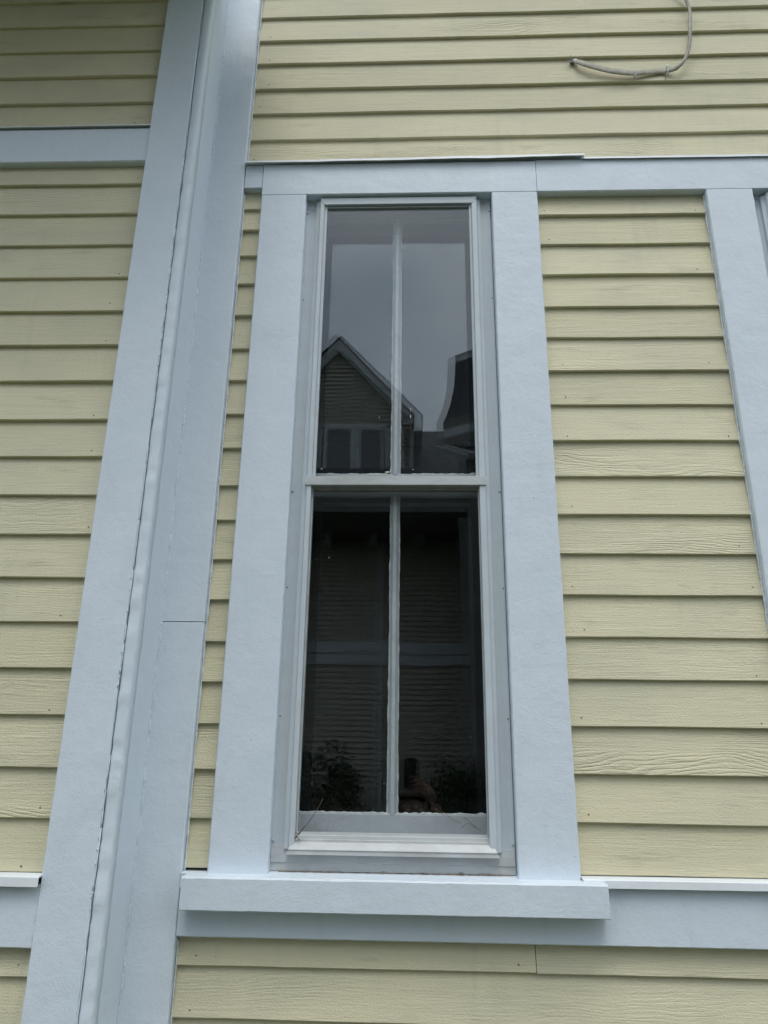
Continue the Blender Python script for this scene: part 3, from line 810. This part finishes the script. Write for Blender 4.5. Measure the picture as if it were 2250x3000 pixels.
# ------------------------------------------------------------------ the loose cable
def build_cable():
    root = empty('cable', (X(0.40, 0), 0.0, Z(1.15, 0)))
    thing(root, 'flat grey cable stapled in a sagging hook across the upper right clapboards', 'cable')
    def loc(p): return (p[0] - root.location.x, p[1] - root.location.y, p[2] - root.location.z)
    raw = [(0.2800, 1.1672, 0.026), (0.2870, 1.1690, 0.012), (0.3009, 1.1622, 0.006), (0.3241, 1.1525, 0.005), (0.3512, 1.1440, 0.006), (0.3823, 1.1400, 0.008),
           (0.4103, 1.1424, 0.012), (0.4300, 1.1436, 0.014), (0.4440, 1.1450, 0.010), (0.4564, 1.1500, 0.002), (0.4724, 1.1694, -0.004), (0.4829, 1.1986, -0.006), (0.4889, 1.2366, -0.004),
           (0.4930, 1.2700, 0.002), (0.4935, 1.2893, 0.006), (0.4895, 1.3100, 0.006), (0.4780, 1.3400, 0.004), (0.4600, 1.40, 0.006), (0.4520, 1.50, 0.008), (0.4500, 1.75, 0.008), (0.4500, 2.2, 0.008), (0.4500, 2.36, 0.008)]
    P = [Vector((X(a, y), y, Z(b, y))) for a, b, y in raw]
    pts = []
    for i in range(len(P) - 1):
        p0 = P[max(i - 1, 0)]; p1 = P[i]; p2 = P[i + 1]; p3 = P[min(i + 2, len(P) - 1)]
        for k in range(6):
            t = k / 6
            pts.append(0.5 * ((2 * p1) + (-p0 + p2) * t + (2 * p0 - 5 * p1 + 4 * p2 - p3) * t * t + (-p0 + 3 * p1 - 3 * p2 + p3) * t ** 3))
    pts.append(P[-1])
    n = len(pts)
    flat = []
    for i in range(n):
        s = i / 6.0
        w = 0.0115 if s < 7.5 else max(0.0056, 0.0115 - (s - 7.5) * 0.0025)
        if s < 1.5: w = 0.0060 + 0.0055 * s / 1.5
        flat.append((w, 0.0027 if s < 8 else 0.0034))
    v, f = tube([loc(p) for p in pts], 1, 10, flat)
    link('sheath', mesh('sheath', v, f), 'cable', root, True)
    # a groove line where the two cores part on the hanging run
    gp = [loc(p + Vector((0.0004, -0.0030, 0))) for p in pts[54:96]]
    link('core_seam', mesh('core_seam', *tube(gp, 0.0009, 5)), 'fiber', root, True)
    # staples
    for a, b, dy in ((0.4395, 1.1447, -0.002), (0.3835, 1.1330, 0.006)):
        c = Vector((X(a, dy), dy, Z(b, dy)))
        h = 0.0105 if b > 1.14 else 0.004
        pt = [c + Vector((0.0, 0.022, h)), c + Vector((0, -0.001, h)), c + Vector((0.0012, -0.005, h * 0.5)), c + Vector((0.001, -0.005, -h * 0.6)), c + Vector((0, 0.0, -h)), c + Vector((0, 0.020, -h))]
        link('staple', mesh('staple', *tube([loc(p) for p in pt], 0.0016, 6)), 'caulk', root, True)
    c = Vector((X(0.4402, 0.0), -0.004, Z(1.1505, 0)))
    bm = bmesh.new(); bmesh.ops.create_icosphere(bm, subdivisions=2, radius=0.0055)
    for q in bm.verts: q.co = Vector((q.co.x, q.co.y * 0.7, q.co.z * 1.2)) * (1 + 0.35 * noise.noise(q.co * 260)) + Vector(loc(c))
    me = bpy.data.meshes.new('caulk_blob'); bm.to_mesh(me); bm.free()
    link('caulk_blob', me, 'caulk', root, True)
    # torn hole and putty where it enters the board
    c = Vector((X(0.2795, 0.02), 0.0185, Z(1.1670, 0.02)))
    bm = bmesh.new(); bmesh.ops.create_icosphere(bm, subdivisions=3, radius=0.0085)
    for q in bm.verts: q.co = Vector((q.co.x * 1.15, q.co.y * 0.42, q.co.z)) * (1 + 0.5 * noise.noise(q.co * 190)) + Vector(loc(c + Vector((0.008, -0.001, 0.001))))
    me = bpy.data.meshes.new('caulk_blob'); bm.to_mesh(me); bm.free()
    link('caulk_blob', me, 'caulk', root, True)
    pr = [(-0.010, 0.001), (-0.004, 0.004), (0.004, 0.0035), (0.003, -0.005), (-0.003, -0.008), (-0.008, -0.006)]
    v, f = prism(pr, 'y', -0.0022, 0.004, 1)
    link('entry_hole', mesh('entry_hole', [loc(c + Vector(p)) for p in v], f), 'black', root)
    for ends in (((-0.028, -0.008), (-0.016, 0.000)), ((-0.022, -0.011), (-0.012, -0.010)), ((0.012, -0.024), (0.006, -0.012)), ((-0.009, 0.023), (-0.010, 0.012)), ((-0.005, 0.024), (-0.009, 0.0225))):
        (ax, az), (bx_, bz) = ends
        pt = [c + Vector((0, -0.003, 0)), c + Vector((bx_, -0.007, bz)), c + Vector((ax, -0.006, az))]
        link('frayed_strand', mesh('frayed_strand', *tube([loc(p) for p in pt], [0.0010, 0.0008, 0.0005], 5)), 'fiber', root, True)
build_cable()

# dry needles caught in the corner of the storm window
def build_twig():
    o0 = Vector((X(-0.1432, 0.01), 0.013, Z(-0.0868, 0.01)))
    root = empty('twig', o0)
    thing(root, 'dry brown pine needles caught in the lower left corner of the storm window', 'twig')
    runs = [[(0, 0, 0), (0.018, -0.002, 0.022), (0.036, -0.002, 0.045), (0.056, 0.0, 0.076), (0.059, 0.002, 0.086)],
            [(0.0, 0.001, 0.004), (0.011, -0.003, 0.012), (0.019, -0.004, 0.025)],
            [(0.002, -0.002, 0.010), (0.008, -0.004, 0.004), (0.013, -0.004, -0.001)],
            [(0.001, -0.001, 0.014), (0.008, -0.003, 0.012), (0.016, -0.003, 0.020)]]
    for k, r in enumerate(runs):
        link('needle', mesh('needle', *tube(r, [0.0007 if k == 0 else 0.0009] * len(r), 5)), 'twig', root, True)
build_twig()

# ------------------------------------------------------------------ what the panes reflect
M['far_siding'] = simple_mat('neighbour_siding', (0.33, 0.32, 0.265), 0.7, 0, 0.08, 3.0)
M['far_trim'] = simple_mat('neighbour_trim', (0.43, 0.46, 0.48), 0.6, 0, 0.06, 4.0)
M['shingle'] = simple_mat('dark_shingles', (0.075, 0.082, 0.092), 0.9, 0, 0.35, 14.0, 0.01)
M['far_glass'] = simple_mat('neighbour_glass', (0.11, 0.12, 0.13), 0.10, 0, 0.1, 2.0)
M['soffit_brown'] = simple_mat('weathered_soffit', (0.16, 0.16, 0.15), 0.8, 0, 0.15, 3.0)
LN = 15.0
FY = -(LN - D - 0.05)
def nx(a, L=LN): return a * L
def nzz(b, L=LN): return EYE + b * L
def far_rows(z0, z1, ext, y, step=0.1016):
    """overlapping siding rows; ext(z) -> (x0, x1)"""
    V = []; F = []; z = z0
    while z < z1 - 1e-4:
        zt = min(z + step, z1)
        a0, a1 = ext(z); b0, b1 = ext(zt)
        if a1 > a0 and b1 >= b0 - 1e-6:
            o = len(V)
            V += [(a0, y + 0.034, z), (a1, y + 0.034, z), (b1, y + 0.003, zt), (b0, y + 0.003, zt), (a0, y, z), (a1, y, z)]
            F += [(o, o + 1, o + 2, o + 3), (o + 4, o + 5, o + 1, o)]
        z += step
    return V, F
def build_neighbour():
    r = empty('house', (0, FY, 0))
    thing(r, 'cream gabled neighbour house with white rakes, mirrored in the window panes', 'house')
    def add(name, pcs, mat, par=r):
        o = multi(name, [([(x, y - FY, z) for x, y, z in v], f) for v, f in pcs], mat, par if par is r else par)
        return o
    zE = nzz(0.2975)
    s = add('siding', [far_rows(0.2, zE, lambda z: (-9.0, 7.5), FY)], 'far_siding'); s['kind'] = 'stuff'
    add('wall', [boxp(-9.0, 7.5, FY - 8.0, FY - 0.004, 0.0, zE)], 'far_siding')
    add('corner_board', [boxp(nx(-0.0431), nx(-0.0371), FY, FY + 0.075, 0.0, zE - 0.01)], 'far_trim')
    add('trim_band', [boxp(-9.0, 7.5, FY + 0.0, FY + 0.064, nzz(0.1264), nzz(0.1395))], 'far_trim')
    add('trim_band', [boxp(-9.0, 7.5, FY + 0.0, FY + 0.060, nzz(0.1410), nzz(0.1558))], 'far_trim')
    add('soffit', [boxp(-9.6, 8.0, FY - 0.002, FY + 1.9, zE + 0.002, zE + 0.06)], 'soffit_brown')
    add('fascia', [boxp(-9.6, 8.0, FY + 1.9005, FY + 1.94, zE - 0.02, zE + 0.26)], 'soffit_brown')
    for k in range(9):
        x = -4.6 + k * 0.95
        add('bracket', [boxp(x, x + 0.12, FY + 0.02, FY + 0.5, zE - 0.22, zE)], 'far_trim')
    yR, zR = FY - 3.4, 10.2
    add('roof', [([(-9.6, FY + 1.93, zE + 0.262), (8.0, FY + 1.93, zE + 0.262), (8.0, yR, zR), (-9.6, yR, zR), (-9.6, yR - 5, zE), (8.0, yR - 5, zE)], [(0, 1, 2, 3), (3, 2, 5, 4)])], 'shingle')
    # gable dormer
    px, pz = nx(-0.1076), nzz(0.6144)
    gr = nx(0.0030); gl = 2 * px - gr
    sl = 1.076
    def ext(z):
        w = (pz - 0.30 - z) / sl
        return (max(gl, px - w), min(gr, px + w))
    s = add('gable_siding', [far_rows(6.75, pz - 0.31, ext, FY)], 'far_siding'); s['kind'] = 'stuff'
    add('gable_wall', [([(gl, FY - 0.004, 6.6), (gr, FY - 0.004, 6.6), (gr, FY - 0.004, pz - 0.3 - (gr - px) * sl), (px, FY - 0.004, pz - 0.3), (gl, FY - 0.004, pz - 0.3 - (px - gl) * sl),
                         (gl, FY - 4, 6.6), (gr, FY - 4, 6.6), (gr, FY - 4, pz - 0.3 - (gr - px) * sl), (px, FY - 4, pz - 0.3), (gl, FY - 4, pz - 0.3 - (px - gl) * sl)],
                        [(0, 1, 2, 3, 4), (1, 6, 7, 2), (0, 4, 9, 5), (2, 7, 8, 3), (3, 8, 9, 4)])], 'far_siding')
    for sg in (1, -1):
        x1 = px + sg * (nx(0.0132) - px); z1 = pz - abs(x1 - px) * sl
        hb = 0.31
        V = [(px, FY + 0.02, pz), (x1, FY + 0.02, z1), (x1, FY + 0.02, z1 - hb), (px, FY + 0.02, pz - hb), (px, FY + 0.16, pz), (x1, FY + 0.16, z1), (x1, FY + 0.16, z1 - hb), (px, FY + 0.16, pz - hb)]
        add('rake_board', [(V, [(0, 1, 2, 3), (4, 7, 6, 5), (0, 4, 5, 1), (3, 2, 6, 7), (1, 5, 6, 2), (0, 3, 7, 4)])], 'far_trim')
        V = [(px, FY + 0.22, pz + 0.03), (x1 + sg * 0.05, FY + 0.22, z1 - 0.03), (x1 + sg * 0.05, FY - 4.5, z1 - 0.03), (px, FY - 4.5, pz + 0.03)]
        add('dormer_roof', [(V, [(0, 1, 2, 3)])], 'shingle')
        add('corner_board', [boxp(min(gr - 0.085, gr) if sg > 0 else gl, gr if sg > 0 else gl + 0.085, FY + 0.001, FY + 0.06, 6.7, nzz(0.469))], 'far_trim')
        if sg > 0: add('eave_return', [boxp(nx(-0.0025), nx(0.0130), FY + 0.0205, FY + 0.19, nzz(0.4690), nzz(0.4790))], 'far_trim')
    add('head_trim', [boxp(nx(-0.175), nx(-0.0340), FY + 0.002, FY + 0.085, nzz(0.4660), nzz(0.4727))], 'far_trim')
    for a, b in ((-0.0727, -0.0383), (-0.1205, -0.0868), (-0.168, -0.135)):
        fr = add('window', [boxp(nx(a) - 0.10, nx(a), FY + 0.002, FY + 0.075, 7.0, nzz(0.4658)), boxp(nx(b), nx(b) + 0.10, FY + 0.002, FY + 0.075, 7.0, nzz(0.4658)),
                            boxp(nx(a) + 0.0005, nx(b) - 0.0005, FY + 0.002, FY + 0.074, nzz(0.4632), nzz(0.4657)), boxp(nx(a) + 0.0005, nx(b) - 0.0005, FY + 0.002, FY + 0.074, 7.0, 7.12)], 'far_trim')
        add('pane', [boxp(nx(a), nx(b), FY + 0.001, FY + 0.050, 7.12, nzz(0.4632))], 'far_glass', fr)
build_neighbour()

def build_mansard():
    L0 = 13.0
    prof = [(0.0663, 0.5773), (0.0632, 0.5359), (0.0560, 0.5030), (0.0475, 0.4783)]
    wb = [(0.0475, 0.4783), (0.0470, 0.4358)]
    y0 = -(L0 - D - 0.05)
    r = empty('house', (0.6, y0, 0))
    thing(r, 'dark mansard-roofed house mirrored at the right of the upper panes', 'house')
    dv = Vector((5.0, 3.4, 0)); dirn = Vector((3.4, -5.0, 0)).normalized()
    def ex(pts, mat, name, dep=0.25):
        V = []; F = []
        k = len(pts)
        for s in (0, 1):
            for a, b in pts: V.append(Vector((a * L0 - 0.6, 0, EYE + b * L0)) + dv * s)
        for j in range(k - 1): F.append((j, j + 1, j + 1 + k, j + k))
        o2 = len(V)
        V += [p + dirn * -0.0 + Vector((5.5, -3.0, 0)) for p in V[:k]]
        for j in range(k - 1): F.append((j + 1, j, o2 + j, o2 + j + 1))
        link(name, mesh(name, V, F), mat, r)
    ex(prof, 'shingle', 'mansard_roof')
    ex([(0.0650, 0.5880), (0.0663, 0.5840), (0.0650, 0.5773)], 'far_trim', 'roof_crown')
    ex([(0.0462, 0.4790), (0.0462, 0.4640)], 'soffit_brown', 'cornice')
    ex([(0.0470, 0.4640), (0.0480, 0.4500)], 'far_trim', 'frieze')
    ex([(0.0468, 0.4500), (0.0468, 0.4360)], 'soffit_brown', 'fascia')
    ex([(0.0780, 0.4360), (0.0780, -0.12)], 'soffit_brown', 'wall')
    a = Vector((0.0470 * L0 - 0.6, 0.0, EYE + 0.4358 * L0)); b = Vector((0.0900 * L0 - 0.6, 0.25, EYE + 0.4150 * L0))
    link('brace', mesh('brace', *tube([a, b], 0.09, 4)), 'far_trim', r)
build_mansard()

# shrubs along the neighbour's foundation
def leaf_mat():
    m, N, L, b = new_mat('shrub_leaf')
    oi = N.new('ShaderNodeObjectInfo'); g = N.new('ShaderNodeNewGeometry')
    L.new(mixc(N, L, g.outputs['Random Per Island'], (0.022, 0.04, 0.017, 1), (0.036, 0.06, 0.022, 1)), b.inputs['Base Color'])
    b.inputs['Roughness'].default_value = 0.6
    return m
M['leaf'] = leaf_mat()
M['bark'] = simple_mat('bark', (0.09, 0.07, 0.05), 0.9, 0, 0.3, 30.0)
def build_shrub(x, y, h, w, n, label, seed):
    rs = random.Random(seed)
    r = empty('shrub', (x, y, 0)); thing(r, label, 'shrub', 'shrubs across the driveway')
    V = []; F = []
    cl = [(rs.uniform(-w, w) * 0.6, rs.uniform(-w, w) * 0.45, h * rs.uniform(0.35, 0.85), rs.uniform(0.22, 0.4) * w) for _ in range(16)]
    for i in range(n):
        cx, cy, cz, cr = rs.choice(cl)
        d = Vector((rs.gauss(0, 1), rs.gauss(0, 1), rs.gauss(0, 1))).normalized() * cr * rs.uniform(0.55, 1.05)
        p = Vector((cx, cy, cz)) + d
        a = Vector((rs.gauss(0, 1), rs.gauss(0, 1), rs.gauss(0, 1))).normalized(); b = a.cross(Vector((rs.gauss(0, 1), rs.gauss(0, 1), rs.gauss(0, 1)))).normalized()
        s = rs.uniform(0.03, 0.055); o = len(V)
        V += [p - a * s, p + b * s * 0.45, p + a * s, p - b * s * 0.45]; F.append((o, o + 1, o + 2, o + 3))
    me = bpy.data.meshes.new('crown'); me.from_pydata([tuple(v) for v in V], [], F); me.update()
    link('crown', me, 'leaf', r)
    pcs = []
    for k in range(5):
        a = rs.uniform(0, 6.28)
        pcs.append(tube([(0.05 * math.cos(a), 0.05 * math.sin(a), 0), (0.2 * w * math.cos(a), 0.2 * w * math.sin(a), h * 0.35), (0.45 * w * math.cos(a), 0.4 * w * math.sin(a), h * 0.7)], [0.03, 0.02, 0.008], 6))
    multi('stems', pcs, 'bark', r, True)
build_shrub(-1.55, FY + 1.6, 2.2, 1.1, 3600, 'bushy shrub mirrored low in the left lower pane', 1)
build_shrub(0.75, FY + 1.9, 2.1, 0.9, 3000, 'shrub mirrored low beside the photographer', 2)
build_shrub(-3.4, FY + 1.4, 2.4, 1.2, 3000, 'shrub at the left end of the foundation planting', 3)
build_shrub(2.6, FY + 1.5, 2.5, 1.2, 3000, 'shrub at the right end of the foundation planting', 4)

# ------------------------------------------------------------------ the photographer and the phone
def build_person():
    CM = cam.matrix_world
    def cw(x, y, z): return CM @ Vector((x, y, z))      # camera frame: x right, y up, z back
    # phone: rounded slab just behind the lens
    bm = bmesh.new(); bmesh.ops.create_cube(bm, size=1.0)
    bmesh.ops.scale(bm, vec=(0.074, 0.150, 0.008), verts=bm.verts)
    ve = [e for e in bm.edges if abs(e.verts[0].co.z - e.verts[1].co.z) > 0.004]
    bmesh.ops.bevel(bm, geom=ve, offset=0.011, segments=5, affect='EDGES')
    bmesh.ops.bevel(bm, geom=[e for e in bm.edges if e.calc_length() > 0.02 or True], offset=0.0008, segments=1, affect='EDGES')
    me = bpy.data.meshes.new('phone_body'); bm.to_mesh(me); bm.free()
    ph = empty('phone', (0, 0, 0)); thing(ph, 'black phone held upright, mirrored faintly low in the right lower pane', 'phone')
    ph.matrix_world = Matrix.Translation(cw(0.003, -0.022, 0.034)) @ m3.to_4x4()
    link('phone_body', me, 'black', ph)
    for dx, dy in ((-0.020, 0.052), (-0.020, 0.030), (-0.004, 0.041)):
        v, f = tube([(dx, dy, -0.0040), (dx, dy, -0.0058)], 0.0075, 14)
        link('lens_ring', mesh('lens_ring', v, f), 'far_glass', ph)
    root = empty('person', (0.10, -2.25, 0)); thing(root, 'person in a dark jacket holding up a phone, mirrored in the lower pane', 'person')
    joints = {'pel': ((0.10, -2.27, 0.95), .135), 'wst': ((0.10, -2.27, 1.10), .120), 'chs': ((0.10, -2.26, 1.28), .135), 'nkb': ((0.10, -2.26, 1.42), .070), 'nek': ((0.10, -2.24, 1.49), .055),
              'jaw': ((0.10, -2.21, 1.56), .068), 'hed': ((0.10, -2.225, 1.65), .090), 'crn': ((0.10, -2.235, 1.71), .070),
              'rsh': ((0.27, -2.26, 1.38), .062), 'rel': ((0.31, -2.12, 1.13), .046), 'rwr': ((0.115, -1.83, 1.395), .027),
              'lsh': ((-0.07, -2.26, 1.38), .062), 'lel': ((-0.13, -2.28, 1.10), .046), 'lwr': ((-0.12, -2.17, 0.86), .028),
              'rhp': ((0.19, -2.27, 0.90), .090), 'rkn': ((0.20, -2.25, 0.50), .062), 'ran': ((0.20, -2.28, 0.09), .042), 'rto': ((0.21, -2.12, 0.04), .038),
              'lhp': ((0.01, -2.27, 0.90), .090), 'lkn': ((0.00, -2.25, 0.50), .062), 'lan': ((0.00, -2.28, 0.09), .042), 'lto': ((-0.01, -2.12, 0.04), .038)}
    for kk, (p, rr) in list(joints.items()):
        if kk != 'rwr': joints[kk] = ((p[0] - 0.08, p[1] - 0.05, p[2] * 0.90), rr * 0.95)
    joints['rwr'] = (tuple(cw(0.108, -0.155, 0.045)), 0.027)
    edges = [('pel', 'wst'), ('wst', 'chs'), ('chs', 'nkb'), ('nkb', 'nek'), ('nek', 'jaw'), ('jaw', 'hed'), ('hed', 'crn'), ('nkb', 'rsh'), ('rsh', 'rel'), ('rel', 'rwr'), ('nkb', 'lsh'), ('lsh', 'lel'), ('lel', 'lwr'),
             ('pel', 'rhp'), ('rhp', 'rkn'), ('rkn', 'ran'), ('ran', 'rto'), ('pel', 'lhp'), ('lhp', 'lkn'), ('lkn', 'lan'), ('lan', 'lto')]
    def skin(name, J, E, rootk, sub=2):
        ks = list(J); me = bpy.data.meshes.new(name)
        me.from_pydata([J[k][0] for k in ks], [(ks.index(a), ks.index(b)) for a, b in E], [])
        o = bpy.data.objects.new(name, me); COL.objects.link(o)
        sk = o.modifiers.new('skin', 'SKIN'); sk.use_smooth_shade = True
        for i, k in enumerate(ks):
            d = me.skin_vertices[0].data[i]; d.radius = (J[k][1], J[k][1]); d.use_root = (k == rootk)
        o.modifiers.new('sub', 'SUBSURF').levels = sub
        o.modifiers['sub'].render_levels = sub
        dg = bpy.context.evaluated_depsgraph_get()
        em = bpy.data.meshes.new_from_object(o.evaluated_get(dg))
        bpy.data.objects.remove(o)
        return em
    parts = [skin('b', joints, edges, 'pel')]
    # right hand closed round the phone: palm at its right edge, fingers across its back, thumb on the screen side
    def hand(pts_list):
        for chain, rad in pts_list:
            J = {str(i): (tuple(p), r) for i, (p, r) in enumerate(zip(chain, rad))}
            parts.append(skin('h', J, [(str(i), str(i + 1)) for i in range(len(chain) - 1)], '0', 2))
    zb = 0.022
    fing = [([cw(0.070, -0.060 - k * 0.019, 0.040), cw(0.052, -0.056 - k * 0.0195, 0.026), cw(0.030, -0.054 - k * 0.0195, zb), cw(0.010 + k * 0.004, -0.055 - k * 0.0185, zb + 0.001)], [0.0110, 0.0098, 0.0090, 0.0080]) for k in range(4)]
    hand(fing)
    hand([([cw(0.105, -0.150, 0.040), cw(0.082, -0.105, 0.050), cw(0.072, -0.085, 0.047), cw(0.068, -0.066, 0.044)], [0.026, 0.027, 0.024, 0.015])])
    hand([([cw(0.076, -0.110, 0.056), cw(0.058, -0.075, 0.058), cw(0.040, -0.050, 0.052), cw(0.028, -0.030, 0.049)], [0.015, 0.0125, 0.011, 0.0085])])
    # relaxed left hand
    lw = Vector((-0.20, -2.22, 0.774))
    hand([([lw, lw + Vector((0, 0.015, -0.045)), lw + Vector((0, 0.03, -0.085))], [0.024, 0.030, 0.026])])
    for k in range(4):
        b0 = lw + Vector((0.024 - k * 0.016, 0.032, -0.085))
        hand([([b0, b0 + Vector((0, 0.018, -0.032)), b0 + Vector((0, 0.022, -0.058)), b0 + Vector((0, 0.014, -0.078 + 0.006 * abs(k - 1.3)))], [0.0098, 0.009, 0.0085, 0.0075])])
    hand([([lw + Vector((0.02, 0.02, -0.03)), lw + Vector((0.045, 0.04, -0.055)), lw + Vector((0.046, 0.052, -0.085))], [0.013, 0.011, 0.009])])
    # nose, ears, brow as soft swellings grown into the head
    hd = Vector((0.02, -2.275, 1.472))
    hand([([hd + Vector((0, 0.070, 0.025)), hd + Vector((0, 0.098, -0.012)), hd + Vector((0, 0.080, -0.022))], [0.010, 0.013, 0.010])])
    for s in (-1, 1):
        hand([([hd + Vector((s * 0.083, -0.005, 0.025)), hd + Vector((s * 0.092, -0.010, 0.005)), hd + Vector((s * 0.084, 0.0, -0.025))], [0.009, 0.012, 0.008])])
    bm = bmesh.new()
    for p in parts: bm.from_mesh(p)
    me = bpy.data.meshes.new('body'); bm.to_mesh(me); bm.free()
    for v in me.vertices: v.co -= Vector((0.10, -2.25, 0))
    mats = [simple_mat('skin_tone', (0.24, 0.15, 0.115), 0.55), simple_mat('dark_jacket', (0.02, 0.022, 0.028), 0.85), simple_mat('dark_jeans', (0.03, 0.04, 0.07), 0.85), simple_mat('shoes', (0.05, 0.05, 0.05), 0.6)]
    o = link('body', me, mats, root, True)
    rw = Vector((0.115, -1.83, 1.395)); lw2 = lw
    for p in me.polygons:
        c = p.center + Vector((0.10, -2.25, 0))
        if c.z < 0.09: k = 3
        elif c.z < 0.88 and not (c.x < -0.160): k = 2
        elif c.z > 1.31 and abs(c.x - 0.02) < 0.12 and c.y < -2.05: k = 0
        elif c.y > -1.885: k = 0
        elif c.x < -0.155 and c.z < 0.80: k = 0
        else: k = 1
        p.material_index = k
    bm = bmesh.new(); bmesh.ops.create_uvsphere(bm, u_segments=24, v_segments=16, radius=0.108)
    for v in list(bm.verts):
        if v.co.z < -0.035 or (v.co.y > 0.055 and v.co.z < 0.055): bm.verts.remove(v)
    for v in bm.verts: v.co = Vector((v.co.x * 0.90, v.co.y, v.co.z * 1.02)) * (1 + 0.05 * noise.noise(v.co * 40)) + Vector((-0.08, -0.038, 1.496))
    hm = bpy.data.meshes.new('hair'); bm.to_mesh(hm); bm.free()
    link('hair', hm, simple_mat('brown_hair', (0.05, 0.032, 0.02), 0.7), root, True)
    for s in (-1, 1):
        bm = bmesh.new(); bmesh.ops.create_uvsphere(bm, u_segments=12, v_segments=8, radius=0.013)
        for v in bm.verts: v.co += Vector((s * 0.032 - 0.08, 0.046, 1.487))
        em = bpy.data.meshes.new('eye'); bm.to_mesh(em); bm.free()
        link('eye', em, simple_mat('eye', (0.5, 0.5, 0.5), 0.2), root, True)
build_person()
